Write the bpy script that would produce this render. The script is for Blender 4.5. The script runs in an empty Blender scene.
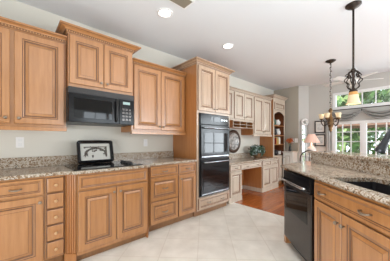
import bpy, bmesh, math, random
from mathutils import Vector, Matrix
random.seed(7)
PI = math.pi
SC = bpy.context.scene
COL = SC.collection

# ------------------------------------------------------------------ camera
cam_d = bpy.data.cameras.new('camera'); cam = bpy.data.objects.new('camera', cam_d); COL.objects.link(cam)
cam.location = (0.0, -2.93, 1.219)
cam.rotation_euler = (PI/2, 0, math.radians(47.66) - PI/2)
cam_d.sensor_width = 36.0; cam_d.sensor_fit = 'HORIZONTAL'
cam_d.lens = 200.68/390*36
cam_d.shift_y = 9.7/390
cam_d.clip_start = 0.05
SC.camera = cam
# ------------------------------------------------------------------ world, sun, exposure
w = bpy.data.worlds.new('world'); SC.world = w; w.use_nodes = True
bgn = w.node_tree.nodes['Background']
bgn.inputs[0].default_value = (0.80, 0.90, 1.0, 1); bgn.inputs[1].default_value = 4.0
SC.view_settings.view_transform = 'Standard'; SC.view_settings.look = 'None'
SC.view_settings.gamma = 1.0; SC.view_settings.use_curve_mapping = False
SC.view_settings.exposure = -0.27
YR = -6.2; XF = 6.15

def light(name, kind, loc, energy, color=(1, 1, 1), size=1.0, size_y=None, target=None, spot=None):
    d = bpy.data.lights.new(name, kind); o = bpy.data.objects.new(name, d); COL.objects.link(o)
    d.energy = energy; d.color = color; o.location = loc
    if kind == 'AREA':
        d.size = size
        if size_y: d.shape = 'RECTANGLE'; d.size_y = size_y
    elif kind in ('POINT', 'SPOT'): d.shadow_soft_size = size
    if spot: d.spot_size = spot; d.spot_blend = 0.6
    if target is not None:
        o.rotation_euler = (Vector(target)-Vector(loc)).to_track_quat('-Z', 'Y').to_euler()
    return o
sun = light('sun', 'SUN', (0, 0, 10), 3.0, (1, .95, .86)); sun.data.angle = .02
sun.rotation_euler = Vector((0.55, -.45, -.9)).to_track_quat('-Z', 'Y').to_euler()
light('low_fill', 'AREA', (-1.8, -2.6, .75), 76, (.93, .97, 1), 2.2, .9, target=(2.0, -1.9, .1))  # added unseen fill behind the camera for base and peninsula fronts
light('ceiling_fill', 'AREA', (1.4, -3.2, 1.7), 40, (.86, .94, 1), 3.4, 2.4, target=(1.6, -2.9, 2.74))  # added unseen area lamp aimed up to brighten the ceiling
light('right_opening_fill', 'AREA', (3.7, YR-.35, 1.25), 140, (.88, .95, 1), 3.6, 2.2, target=(3.7, 0, 1.25))  # added area lamp outside the unseen right wall opening
light('side_window_fill', 'AREA', (XF+.4, -4.3, 1.45), 160, (.88, .95, 1), 1.7, 1.7, target=(0, -3.2, 1.3))  # added area lamp behind an out-of-view window, brightens cabinet fronts

for p_ in ((.55, -2.2), (1.75, -2.0), (2.3, -3.6)):  # added unseen spots without fixtures, to brighten the floor
    light('floor_fill_spot', 'SPOT', (p_[0], p_[1], 2.72), 62, (.97, .98, 1), .12, target=(p_[0]+.05, p_[1]+.05, 0), spot=math.radians(82))
# ------------------------------------------------------------------ materials
def new_mat(name):
    m = bpy.data.materials.new(name); m.use_nodes = True
    nt = m.node_tree
    return m, nt, nt.nodes['Principled BSDF'], nt.links
def mat(name, col, rough=.5, metal=0.0, emit=None, es=0.0, noise=0.0, nscale=8.0, coat=0.0, trans=0.0, spec=.5, bump=0.0):
    m, nt, b, L = new_mat(name)
    b.inputs['Base Color'].default_value = (*col, 1)
    b.inputs['Roughness'].default_value = rough; b.inputs['Metallic'].default_value = metal
    b.inputs['Coat Weight'].default_value = coat; b.inputs['Specular IOR Level'].default_value = spec
    b.inputs['Transmission Weight'].default_value = trans
    if emit: b.inputs['Emission Color'].default_value = (*emit, 1); b.inputs['Emission Strength'].default_value = es
    if noise or bump:
        tc = nt.nodes.new('ShaderNodeTexCoord'); n = nt.nodes.new('ShaderNodeTexNoise')
        n.inputs['Scale'].default_value = nscale; n.inputs['Detail'].default_value = 4
        L.new(tc.outputs['Object'], n.inputs['Vector'])
        if noise:
            r = nt.nodes.new('ShaderNodeValToRGB')
            r.color_ramp.elements[0].position = .3; r.color_ramp.elements[1].position = .7
            r.color_ramp.elements[0].color = (*[max(0, c*(1-noise)) for c in col], 1)
            r.color_ramp.elements[1].color = (*[min(1, c*(1+noise)) for c in col], 1)
            L.new(n.outputs['Fac'], r.inputs[0]); L.new(r.outputs[0], b.inputs['Base Color'])
        if bump:
            bp = nt.nodes.new('ShaderNodeBump'); bp.inputs['Strength'].default_value = bump
            L.new(n.outputs['Fac'], bp.inputs['Height']); L.new(bp.outputs[0], b.inputs['Normal'])
    return m
def wood(name, c1, c2, rough=.34, coat=.25, scale=(14, 14, 1.3), sheen=0.0):
    m, nt, b, L = new_mat(name)
    tc = nt.nodes.new('ShaderNodeTexCoord'); mp = nt.nodes.new('ShaderNodeMapping')
    mp.inputs['Scale'].default_value = scale
    n = nt.nodes.new('ShaderNodeTexNoise'); n.inputs['Scale'].default_value = 2.2; n.inputs['Detail'].default_value = 6; n.inputs['Roughness'].default_value = .62
    r = nt.nodes.new('ShaderNodeValToRGB'); e = r.color_ramp.elements
    e[0].position = .3; e[1].position = .72; e[0].color = (*c1, 1); e[1].color = (*c2, 1)
    L.new(tc.outputs['Object'], mp.inputs[0]); L.new(mp.outputs[0], n.inputs['Vector'])
    L.new(n.outputs['Fac'], r.inputs[0]); L.new(r.outputs[0], b.inputs['Base Color'])
    b.inputs['Roughness'].default_value = rough; b.inputs['Coat Weight'].default_value = coat; b.inputs['Coat Roughness'].default_value = .25; b.inputs['Coat IOR'].default_value = 1.75; b.inputs['Sheen Weight'].default_value = sheen; b.inputs['Sheen Roughness'].default_value = .35; b.inputs['Sheen Tint'].default_value = (1, .98, .95, 1)
    return m
def granite(name, base, light_c, dark, brown, rough=.12):
    m, nt, b, L = new_mat(name)
    tc = nt.nodes.new('ShaderNodeTexCoord')
    v = nt.nodes.new('ShaderNodeTexVoronoi'); v.inputs['Scale'].default_value = 125
    v2 = nt.nodes.new('ShaderNodeTexVoronoi'); v2.inputs['Scale'].default_value = 60
    n = nt.nodes.new('ShaderNodeTexNoise'); n.inputs['Scale'].default_value = 7; n.inputs['Detail'].default_value = 5
    for t in (v, v2, n): L.new(tc.outputs['Object'], t.inputs['Vector'])
    s = nt.nodes.new('ShaderNodeSeparateColor'); L.new(v.outputs['Color'], s.inputs[0])
    ad = nt.nodes.new('ShaderNodeMath'); ad.operation = 'MULTIPLY_ADD'; ad.inputs[1].default_value = .55
    L.new(n.outputs['Fac'], ad.inputs[0]); 
    ml = nt.nodes.new('ShaderNodeMath'); ml.operation = 'MULTIPLY'; ml.inputs[1].default_value = .72
    L.new(s.outputs[0], ml.inputs[0]); L.new(ml.outputs[0], ad.inputs[2])
    r = nt.nodes.new('ShaderNodeValToRGB'); r.color_ramp.interpolation = 'CONSTANT'
    els = [(0, dark), (.27, brown), (.38, base), (.66, light_c), (.9, brown), (.96, base)]
    r.color_ramp.elements[0].color = (*dark, 1); r.color_ramp.elements[0].position = 0
    r.color_ramp.elements[1].position = els[1][0]; r.color_ramp.elements[1].color = (*els[1][1], 1)
    for p, c in els[2:]:
        q = r.color_ramp.elements.new(p); q.color = (*c, 1)
    L.new(ad.outputs[0], r.inputs[0])
    s2 = nt.nodes.new('ShaderNodeSeparateColor'); L.new(v2.outputs['Color'], s2.inputs[0])
    gt = nt.nodes.new('ShaderNodeMath'); gt.operation = 'GREATER_THAN'; gt.inputs[1].default_value = .86
    L.new(s2.outputs[1], gt.inputs[0])
    mx = nt.nodes.new('ShaderNodeMix'); mx.data_type = 'RGBA'
    L.new(gt.outputs[0], mx.inputs['Factor']); L.new(r.outputs[0], mx.inputs['A']); mx.inputs['B'].default_value = (*brown, 1)
    L.new(mx.outputs['Result'], b.inputs['Base Color'])
    b.inputs['Roughness'].default_value = rough
    return m
def tiles(name):
    m, nt, b, L = new_mat(name)
    tc = nt.nodes.new('ShaderNodeTexCoord'); mp = nt.nodes.new('ShaderNodeMapping')
    mp.inputs['Rotation'].default_value = (0, 0, PI/4)
    br = nt.nodes.new('ShaderNodeTexBrick'); br.offset = 0; br.squash = 1
    br.inputs['Scale'].default_value = 1; br.inputs['Brick Width'].default_value = .40; br.inputs['Row Height'].default_value = .40
    br.inputs['Mortar Size'].default_value = .006; br.inputs['Mortar Smooth'].default_value = .3
    br.inputs['Color1'].default_value = (.82, .775, .70, 1); br.inputs['Color2'].default_value = (.87, .83, .755, 1); br.inputs['Mortar'].default_value = (.755, .70, .62, 1)
    L.new(tc.outputs['Object'], mp.inputs[0]); L.new(mp.outputs[0], br.inputs['Vector'])
    n = nt.nodes.new('ShaderNodeTexNoise'); n.inputs['Scale'].default_value = 5; n.inputs['Detail'].default_value = 6
    L.new(tc.outputs['Object'], n.inputs['Vector'])
    r = nt.nodes.new('ShaderNodeValToRGB'); r.color_ramp.elements[0].position = .3; r.color_ramp.elements[1].position = .7
    r.color_ramp.elements[0].color = (.88, .87, .85, 1); r.color_ramp.elements[1].color = (1.06, 1.06, 1.06, 1)
    L.new(n.outputs['Fac'], r.inputs[0])
    mx = nt.nodes.new('ShaderNodeMix'); mx.data_type = 'RGBA'; mx.blend_type = 'MULTIPLY'; mx.inputs['Factor'].default_value = 1
    L.new(br.outputs['Color'], mx.inputs['A']); L.new(r.outputs[0], mx.inputs['B'])
    L.new(mx.outputs['Result'], b.inputs['Base Color']); b.inputs['Roughness'].default_value = .38
    return m
def planks(name):
    m, nt, b, L = new_mat(name)
    tc = nt.nodes.new('ShaderNodeTexCoord')
    br = nt.nodes.new('ShaderNodeTexBrick'); br.offset = .37
    br.inputs['Scale'].default_value = 1; br.inputs['Brick Width'].default_value = 1.1; br.inputs['Row Height'].default_value = .085
    br.inputs['Mortar Size'].default_value = .0015
    br.inputs['Color1'].default_value = (.52, .155, .04, 1); br.inputs['Color2'].default_value = (.33, .085, .022, 1); br.inputs['Mortar'].default_value = (.07, .02, .01, 1)
    L.new(tc.outputs['Object'], br.inputs['Vector'])
    mp = nt.nodes.new('ShaderNodeMapping'); mp.inputs['Scale'].default_value = (1.5, 14, 1)
    n = nt.nodes.new('ShaderNodeTexNoise'); n.inputs['Scale'].default_value = 3; n.inputs['Detail'].default_value = 5
    L.new(tc.outputs['Object'], mp.inputs[0]); L.new(mp.outputs[0], n.inputs['Vector'])
    r = nt.nodes.new('ShaderNodeValToRGB'); r.color_ramp.elements[0].position = .3; r.color_ramp.elements[1].position = .7
    r.color_ramp.elements[0].color = (.65, .6, .55, 1); r.color_ramp.elements[1].color = (1.15, 1.15, 1.15, 1)
    L.new(n.outputs['Fac'], r.inputs[0])
    mx = nt.nodes.new('ShaderNodeMix'); mx.data_type = 'RGBA'; mx.blend_type = 'MULTIPLY'; mx.inputs['Factor'].default_value = 1
    L.new(br.outputs['Color'], mx.inputs['A']); L.new(r.outputs[0], mx.inputs['B'])
    L.new(mx.outputs['Result'], b.inputs['Base Color']); b.inputs['Roughness'].default_value = .16
    return m
def striped(name, c1, c2, scale, axis='X', rough=.5):
    m, nt, b, L = new_mat(name)
    tc = nt.nodes.new('ShaderNodeTexCoord'); wv = nt.nodes.new('ShaderNodeTexWave')
    wv.bands_direction = axis; wv.inputs['Scale'].default_value = scale
    L.new(tc.outputs['Object'], wv.inputs['Vector'])
    r = nt.nodes.new('ShaderNodeValToRGB'); r.color_ramp.elements[0].position = .35; r.color_ramp.elements[1].position = .65
    r.color_ramp.elements[0].color = (*c1, 1); r.color_ramp.elements[1].color = (*c2, 1)
    L.new(wv.outputs['Fac'], r.inputs[0]); L.new(r.outputs[0], b.inputs['Base Color']); b.inputs['Roughness'].default_value = rough
    return m
def glass_mat(name):
    m = bpy.data.materials.new(name); m.use_nodes = True; nt = m.node_tree; nt.nodes.clear()
    o = nt.nodes.new('ShaderNodeOutputMaterial'); t = nt.nodes.new('ShaderNodeBsdfTransparent'); g = nt.nodes.new('ShaderNodeBsdfGlossy')
    g.inputs['Roughness'].default_value = .02
    mx = nt.nodes.new('ShaderNodeMixShader'); mx.inputs[0].default_value = .06
    nt.links.new(t.outputs[0], mx.inputs[1]); nt.links.new(g.outputs[0], mx.inputs[2]); nt.links.new(mx.outputs[0], o.inputs[0])
    return m
M = {}
M['maple'] = wood('glazed_maple', (.41, .168, .046), (.52, .232, .074), .40, 1.0)
M['glaze'] = wood('brown_glaze', (.14, .056, .021), (.205, .088, .033))
M['rope'] = striped('rope_moulding', (.17, .07, .025), (.52, .28, .125), 14)
M['maple_sheen'] = wood('maple_painted_sheen', (.54, .44, .33), (.66, .56, .45), .40, .6)  # maple with window sheen put into the colour, far desk run
M['pale'] = wood('maple_weak_painted_sheen', (.44, .285, .175), (.56, .385, .255), .40, 1.0)  # maple with a weaker window sheen painted in, oven tower
M['side'] = wood('cabinet_side_veneer', (.38, .145, .040), (.48, .20, .06))
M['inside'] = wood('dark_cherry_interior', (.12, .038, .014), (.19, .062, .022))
M['granite'] = granite('speckled_granite', (.47, .39, .30), (.63, .565, .48), (.09, .068, .054), (.27, .175, .105))
M['wall'] = mat('cream_wall_paint', (.74, .71, .63), .8)
M['darkened'] = mat('wall_paint_with_shade', (.44, .40, .33), .85)  # end wall colour with its shade painted in
M['grey_wall'] = mat('pale_grey_wall_paint', (.58, .565, .53), .85)
M['ceil'] = mat('white_ceiling_paint', (.78, .80, .82), .9)
M['trim'] = mat('white_trim_paint', (.85, .85, .84), .4)
M['tile'] = tiles('beige_diagonal_tile'); M['planks'] = planks('cherry_floor_boards')
M['black'] = mat('gloss_black', (.008, .008, .009), .16, spec=.28)
M['black_glass'] = mat('black_oven_glass', (.003, .003, .004), .04, spec=.33)
M['blackmat'] = mat('satin_black', (.02, .02, .021), .4)
M['dark_steel'] = mat('dark_steel', (.10, .09, .085), .2, metal=.9)
M['steel'] = mat('brushed_steel', (.55, .55, .56), .25, metal=1)
M['oven_trim'] = mat('grey_oven_trim', (.42, .44, .47), .25, metal=.95)
M['pewter'] = mat('pewter', (.33, .27, .21), .38, metal=.8)
M['woodknob'] = mat('light_wood_knob', (.66, .40, .20), .35)
M['white'] = mat('white_plastic', (.9, .89, .87), .4)
M['ceramic'] = mat('white_ceramic', (.80, .78, .74), .15, coat=.5)
M['iron'] = mat('bronze_iron', (.045, .03, .022), .45, metal=.6, noise=.5, nscale=30)
M['gold'] = mat('antique_gold', (.17, .095, .04), .4, metal=.7, noise=.4, nscale=30)
M['cream_glass'] = mat('lit_cream_glass', (.62, .50, .32), .4, emit=(1, .74, .42), es=.32)
M['amber_glass'] = mat('amber_glass', (.55, .27, .08), .35, emit=(1, .5, .16), es=.16)
M['pink_shade'] = mat('pink_lamp_shade', (.80, .52, .42), .8, emit=(1, .62, .48), es=.25)
M['bulb'] = mat('downlight_lens', (1, 1, 1), .5, emit=(1, .96, .88), es=6)
M['display'] = mat('green_display', (.3, .4, .38), .3, emit=(.6, .8, .75), es=.2)
M['leaf'] = mat('dark_green_leaf', (.035, .085, .04), .5, noise=.6, nscale=20)
M['leaf2'] = mat('blue_white_leaf', (.28, .36, .34), .5, noise=.4, nscale=20)
M['tree1'] = mat('tree_leaf', (.10, .20, .055), .6, noise=.6, nscale=1.2)
M['tree2'] = mat('light_tree_leaf', (.34, .46, .17), .6, noise=.6, nscale=1.2)
M['bark'] = mat('bark', (.12, .08, .05), .9, noise=.4)
M['grass'] = mat('lawn', (.09, .15, .04), .9, noise=.4)
M['basket'] = mat('woven_basket', (.22, .11, .05), .7, noise=.4, nscale=40)
M['orange'] = mat('orange_petals', (.65, .16, .04), .6, noise=.3)
M['swag'] = striped('striped_grey_swag', (.24, .235, .22), (.42, .41, .385), 9, 'Z', .7)
M['drape'] = mat('grey_drape', (.50, .48, .45), .8)
M['sheer'] = mat('white_sheer', (.80, .79, .76), .8)
M['paper'] = mat('print_paper', (.62, .62, .60), .7, noise=.25, nscale=14)
M['frame'] = mat('dark_frame', (.03, .022, .02), .4)
M['umbrella'] = mat('tan_canvas', (.30, .16, .11), .8)
M['glass'] = glass_mat('window_glass')
M['vent'] = mat('vent_grille_metal', (.30, .26, .20), .5)
M['cl_yellow'] = mat('yellow_book_cloth', (.62, .38, .08), .6); M['cl_white'] = mat('white_book_cloth', (.75, .72, .66), .6)
M['cl_red'] = mat('red_book_cloth', (.35, .05, .03), .6); M['cl_green'] = mat('green_book_cloth', (.05, .12, .08), .6)
M['sink'] = mat('black_composite_sink', (.028, .026, .028), .35)
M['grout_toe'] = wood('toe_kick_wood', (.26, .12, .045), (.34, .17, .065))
M['fan'] = mat('fan_white', (.80, .79, .76), .4)
M['plate_rim'] = mat('dark_plate_rim', (.07, .035, .02), .3)

# ------------------------------------------------------------------ mesh builder
FIN = ['maple']
class MB:
    def __init__(s): s.v = []; s.f = []; s.m = []; s.mats = []; s.sm = []
    def mi(s, k):
        if k not in s.mats: s.mats.append(k)
        return s.mats.index(k)
    def add(s, vs, fs, k, smooth=False):
        o = len(s.v); s.v += [tuple(p) for p in vs]; i = s.mi(k)
        for f in fs: s.f.append([o+j for j in f]); s.m.append(i); s.sm.append(smooth)
    def box(s, x0, x1, y0, y1, z0, z1, k):
        v = [(x, y, z) for z in (z0, z1) for y in (y0, y1) for x in (x0, x1)]
        s.add(v, [(0, 2, 3, 1), (4, 5, 7, 6), (0, 1, 5, 4), (2, 6, 7, 3), (0, 4, 6, 2), (1, 3, 7, 5)], k); return s
    def bbox(s, x0, x1, y0, y1, z0, z1, k, b=.004):
        bm = bmesh.new(); bmesh.ops.create_cube(bm, size=1)
        for q in bm.verts: q.co = Vector(((x0+x1)/2+q.co.x*(x1-x0), (y0+y1)/2+q.co.y*(y1-y0), (z0+z1)/2+q.co.z*(z1-z0)))
        bmesh.ops.bevel(bm, geom=bm.edges[:], offset=b, segments=2, profile=.5, affect='EDGES')
        bm.verts.index_update(); s.add([q.co[:] for q in bm.verts], [[q.index for q in f.verts] for f in bm.faces], k); bm.free(); return s
    def rings(s, x0, x1, z0, z1, rs, fill):
        """nested rectangles on an XZ front: rs = [(inset, y, mat of the strip that ENDS here)]"""
        prev = None
        for ins, y, k in rs:
            c = [(x0+ins, y, z0+ins), (x1-ins, y, z0+ins), (x1-ins, y, z1-ins), (x0+ins, y, z1-ins)]
            if prev: 
                s.add(prev+c, [(a, (a+1) % 4, 4+(a+1) % 4, 4+a) for a in range(4)], k)
            prev = c
        s.add(prev, [(0, 1, 2, 3)], fill); return s
    def panel(s, x0, x1, z0, z1, y=0.0, wd=None, gl='glaze', w=.056, th=.02):
        wd = wd or FIN[0]
        f = min(1.0, (min(x1-x0, z1-z0)/2-.012)/(w+.052))
        g = lambda a: a*f
        e = lambda d: y-th+d*min(1.0, f*1.15)
        rs = [(0, y, wd), (0, y-th+.004, gl), (.004, y-th, wd), (g(w), y-th, wd), (g(w+.007), e(.005), gl), (g(w+.014), e(.006), wd),
              (g(w+.022), e(.012), gl), (g(w+.027), e(.012), gl), (g(w+.049), e(.004), wd), (g(w+.052), e(.004), gl)]
        if z1-z0 < .2: rs = rs[:7]+[(g(w+.027), e(.011), wd)]
        return s.rings(x0, x1, z0, z1, rs, wd)
    def tube(s, pts, r, k, n=8, cap=True):
        pts = [Vector(p) for p in pts]; rr = r if isinstance(r, (list, tuple)) else [r]*len(pts)
        o = []; up = None; vs = []
        for i, p in enumerate(pts):
            t = (pts[min(i+1, len(pts)-1)]-pts[max(i-1, 0)]).normalized()
            if up is None: up = Vector((0, 0, 1)) if abs(t.z) < .9 else Vector((1, 0, 0))
            a = t.cross(up).normalized(); b_ = a.cross(t).normalized(); up = b_
            for j in range(n):
                an = 2*PI*j/n; vs.append(p+a*math.cos(an)*rr[i]+b_*math.sin(an)*rr[i])
        fs = [(i*n+j, i*n+(j+1) % n, (i+1)*n+(j+1) % n, (i+1)*n+j) for i in range(len(pts)-1) for j in range(n)]
        if cap: fs += [tuple(range(n))[::-1], tuple((len(pts)-1)*n+j for j in range(n))]
        s.add(vs, fs, k, True); return s
    def lathe(s, prof, k, c=(0, 0, 0), n=20, axis='z', cap=True):
        vs = []
        for r, h in prof:
            for j in range(n):
                a = 2*PI*j/n
                p = (r*math.cos(a), r*math.sin(a), h)
                if axis == 'y': p = (p[0], h, p[1])
                if axis == 'x': p = (h, p[0], p[1])
                vs.append((c[0]+p[0], c[1]+p[1], c[2]+p[2]))
        fs = [(i*n+j, i*n+(j+1) % n, (i+1)*n+(j+1) % n, (i+1)*n+j) for i in range(len(prof)-1) for j in range(n)]
        if cap and prof[0][0] > 1e-4: fs.append(tuple(range(n))[::-1])
        if cap and prof[-1][0] > 1e-4: fs.append(tuple((len(prof)-1)*n+j for j in range(n)))
        s.add(vs, fs, k, True); return s
    def prism(s, poly, z0, z1, k):
        n = len(poly); v = [(x, y, z0) for x, y in poly]+[(x, y, z1) for x, y in poly]
        s.add(v, [tuple(range(n))[::-1], tuple(range(n, 2*n))]+[(i, (i+1) % n, n+(i+1) % n, n+i) for i in range(n)], k); return s
    def sweep(s, path, prof):
        """prof: [(out, z, mat)]; path: list of (function of out -> (x, y))"""
        rows = [[(*p(o), z) for p in path] for o, z, k in prof]
        for i in range(len(rows)-1):
            n = len(path)
            s.add(rows[i]+rows[i+1], [(j, j+1, n+j+1, n+j) for j in range(n-1)], prof[i+1][2])
        return s
    def build(s, name, parent=None, loc=None, rz=0):
        me = bpy.data.meshes.new(name); me.from_pydata(s.v, [], s.f)
        for k in s.mats: me.materials.append(M[k])
        me.polygons.foreach_set('material_index', s.m); me.polygons.foreach_set('use_smooth', s.sm)
        bm = bmesh.new(); bm.from_mesh(me); bmesh.ops.recalc_face_normals(bm, faces=bm.faces[:]); bm.to_mesh(me); bm.free()
        me.update(); o = bpy.data.objects.new(name, me); COL.objects.link(o)
        if parent: o.parent = parent
        if loc: o.location = loc
        if rz: o.rotation_euler = (0, 0, rz)
        return o
def tag(o, label, cat, group=None, kind=None):
    if label: o['label'] = label
    if cat: o['category'] = cat
    if group: o['group'] = group
    if kind: o['kind'] = kind
    return o
def thing(name, label, cat, loc=(0, 0, 0), rz=0, group=None):
    o = bpy.data.objects.new(name, None); COL.objects.link(o); o.empty_display_size = .1
    o.location = loc; o.rotation_euler = (0, 0, rz); return tag(o, label, cat, group)
def struct(mb, name, parent=None):
    o = mb.build(name, parent)
    if not parent: o['kind'] = 'structure'
    return o
def copy_tree(o, parent=None):
    c = o.copy(); COL.objects.link(c)
    if parent: c.parent = parent
    for ch in list(o.children): copy_tree(ch, c)
    return c

# ------------------------------------------------------------------ structure
H = 2.74
XF = 6.15; XT = 5.94
XB = -4.0; YR = -6.2
struct(MB().box(XB, 3.21, YR, 0, -.1, 0, 'tile'), 'floor')
struct(MB().box(3.21, XF+.15, YR, 0, -.1, 0, 'planks'), 'floor_boards')
struct(MB().box(XB, XF+.15, YR-.15, .15, H, H+.15, 'ceil'), 'ceiling')
struct(MB().box(XB, XT+.35, 0, .15, 0, H, 'wall'), 'wall_left')
struct(MB().box(XT, XT+.10, -.725, 0, 0, H, 'darkened'), 'wall_alcove')
def wall_openings(mb, X0, X1, ya, yb, ops, k):
    """wall slab at X0..X1, ya<yb, with openings (y0,y1,z0,z1)"""
    ys = sorted({ya, yb, *[o[0] for o in ops], *[o[1] for o in ops]})
    for a, b in zip(ys[:-1], ys[1:]):
        zs = [0.0]
        for o in sorted([o for o in ops if o[0] <= a+1e-6 and o[1] >= b-1e-6], key=lambda o: o[2]): zs += [o[2], o[3]]
        zs.append(H)
        for i in range(0, len(zs), 2): mb.box(X0, X1, a, b, zs[i], zs[i+1], k)
    return mb
WIN = [(-2.075, -1.52, .62, 1.655), (-2.70, -2.125, .62, 1.655), (-3.32, -2.75, .62, 1.655), (-5.2, -3.45, .62, 2.3), (-3.32, -1.53, 2.045, 2.395)]
struct(wall_openings(MB(), XF, XF+.15, YR, -.92, WIN, 'grey_wall'), 'wall_back')
struct(MB().box(XB-.15, XB, YR-.15, .15, 0, H, 'wall'), 'wall_front')
# short angled wall with a slim window
a45 = thing_none = None
ang = MB()
A0 = Vector((XT, -.725, 0)); A1 = Vector((XF, -.92, 0)); ad = (A1-A0); al = ad.length; adn = ad.normalized(); an = Vector((-adn.y, adn.x, 0))
if an.x < 0: an = -an
def slab(mb, s0, s1, z0, z1, t0, t1, k):
    pl = [A0+adn*s0+an*t0, A0+adn*s1+an*t0, A0+adn*s1+an*t1, A0+adn*s0+an*t1]
    mb.prism([(p.x, p.y) for p in pl], z0, z1, k)
slab(ang, 0, al, 0, .35, 0, .1, 'trim'); slab(ang, 0, al, 1.68, H, 0, .1, 'grey_wall')
slab(ang, 0, .09, .35, 1.68, 0, .1, 'grey_wall'); slab(ang, al-.06, al, .35, 1.68, 0, .1, 'grey_wall')
struct(ang, 'wall_corner')
wn = MB(); slab(wn, .09, .105, .35, 1.68, -.01, .09, 'trim'); slab(wn, al-.075, al-.06, .35, 1.68, -.01, .09, 'trim'); slab(wn, .105, al-.075, 1.655, 1.68, -.01, .09, 'trim'); slab(wn, .105, al-.075, .35, .375, -.01, .09, 'trim')
slab(wn, .105, al-.075, .99, 1.01, .02, .06, 'trim')
o = struct(wn, 'window_4'); g = MB(); slab(g, .105, al-.075, .375, 1.655, .045, .05, 'glass'); g.build('window_glass', o)
def wall_right():
    mb = MB(); xs = [XB, 1.9, 5.5, XF+.15]  # wide opening put in out of view to let outside light through
    for i in range(3):
        if i == 1: mb.box(xs[i], xs[i+1], YR-.15, YR, 0, .12, 'wall'); mb.box(xs[i], xs[i+1], YR-.15, YR, 2.35, H, 'wall')
        else: mb.box(xs[i], xs[i+1], YR-.15, YR, 0, H, 'wall')
    struct(mb, 'wall_right')
    g = MB(); n = 4
    for i in range(n+1): x = 1.9+3.6*i/n; g.box(max(1.9, x-.05), min(5.5, x+.05), YR-.10, YR-.03, .12, 2.35, 'trim')
    for i in range(n):
        xa = 1.9+3.6*i/n+.05; xb = 1.9+3.6*(i+1)/n-.05
        for z in (.12, .85, 1.55, 2.27): g.box(xa, xb, YR-.08, YR-.05, z, z+(.08 if z in (.12, 2.27) else .025), 'trim')
        g.box((xa+xb)/2-.012, (xa+xb)/2+.012, YR-.081, YR-.049, .2, 2.27, 'trim')
    struct(g, 'window_7')
wall_right()
# windows of the back wall
def window(n, y0, y1, z0, z1, vert, horiz, t=.034):
    mb = MB(); x0, x1 = XF-.015, XF+.1
    mb.box(x0, x1, y0-.0, y0+t, z0, z1, 'trim'); mb.box(x0, x1, y1-t, y1, z0, z1, 'trim')
    mb.box(x0, x1, y0+t, y1-t, z1-t, z1, 'trim'); mb.box(x0, x1, y0+t, y1-t, z0, z0+t, 'trim')
    o = struct(mb, 'window_%d' % n)
    g = MB()
    for f in vert: yy = y0+t+(y1-y0-2*t)*f; g.box(XF+.03, XF+.06, yy-.011, yy+.011, z0+t, z1-t, 'trim')
    for z in horiz: g.box(XF+.031, XF+.059, y0+t, y1-t, z-.011, z+.011, 'trim')
    g.build('muntin_grid', o)
    MB().box(XF+.043, XF+.047, y0+t, y1-t, z0+t, z1-t, 'glass').build('window_glass', o)
    return o
window(1, *WIN[0], (.37, .72), (.88, 1.185, 1.425)); window(2, *WIN[1], (.33, .68), (.88, 1.185, 1.425)); window(3, *WIN[2], (.33, .68), (.88, 1.185, 1.425))
window(5, *WIN[4], (.14, .28, .42, .56, .70, .85), (), .022)
window(6, *WIN[3], (.33, .66), (1.1, 1.7))
# casings around windows
c = MB()
for (y0, y1, z0, z1) in [(-3.32, -1.52, .62, 1.655), (-3.32, -1.53, 2.045, 2.395)]:
    c.box(XF-.02, XF, y0-.06, y0, z0-.06, z1+.03, 'trim'); c.box(XF-.02, XF, y1, y1+.04, z0-.06, z1+.03, 'trim')
    c.box(XF-.02, XF, y0, y1, z1, z1+.03, 'trim'); c.box(XF-.02, XF, y0, y1, z0-.06, z0, 'trim')
for a, b in ((-2.125, -2.075), (-2.75, -2.70)): c.box(XF-.02, XF, a, b, .62, 1.655, 'trim')
struct(c, 'trim_1')
struct(MB().box(XF-.015, XF, YR, -.93, 0, .12, 'trim'), 'baseboard_back')
struct(MB().box(3.50, 4.25, -.015, 0, 0, .12, 'trim'), 'baseboard_left')

# ------------------------------------------------------------------ cabinet pieces
def crown(parent, x0, x1, yb, zb, h, proj, y0=0.0, rope=True, left=True, right=True):
    mb = MB()
    P = [lambda o: (x0-o, yb), lambda o: (x0-o, y0-o), lambda o: (x1+o, y0-o), lambda o: (x1+o, yb)]
    if not left: P = [lambda o: (x0, y0-o)]+P[2:]
    if not right: P = P[:-2]+[lambda o: (x1, y0-o)]
    r = 'rope' if rope else FIN[0]
    prof = [(0, zb, FIN[0]), (.006, zb, 'glaze'), (.010, zb+h*.10, FIN[0]), (.010, zb+h*.2, 'glaze'), (.018, zb+h*.22, FIN[0]),
            (.020, zb+h*.38, r), (.012+.2*proj, zb+h*.42, 'glaze'), (proj*.5, zb+h*.58, FIN[0]), (proj*.82, zb+h*.72, FIN[0]), (proj*.86, zb+h*.78, 'glaze'),
            (proj, zb+h*.8, FIN[0]), (proj, zb+h, FIN[0]), (-.02, zb+h, 'side')]
    mb.sweep(P, prof)
    return mb.build('crown_moulding', parent)
def knob(parent, x, z, y=-.02, k='pewter', r=.015, name='knob'):
    return MB().lathe([(.006, 0), (.005, -.012), (r*.8, -.017), (r, -.023), (r*.75, -.03), (0, -.032)], k, (x, y, z), 10, 'y').build(name, parent)
def pull(parent, x, z, y=-.02, k='pewter', w=.075):
    mb = MB().tube([(x-w/2, y, z), (x-w/2, y-.018, z), (x-w/4, y-.027, z-.004), (x, y-.029, z-.005), (x+w/4, y-.027, z-.004), (x+w/2, y-.018, z), (x+w/2, y, z)], [.006, .006, .006, .009, .006, .006, .006], k, 8)
    return mb.build('pull', parent)
def door(parent, x0, x1, z0, z1, kn=None, kk='pewter', y=0.0, w=.056):
    d = MB().panel(x0, x1, z0, z1, y, w=w).build('door', parent)
    if kn: knob(d, kn[0], kn[1], y-.02, kk)
    return d
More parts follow.
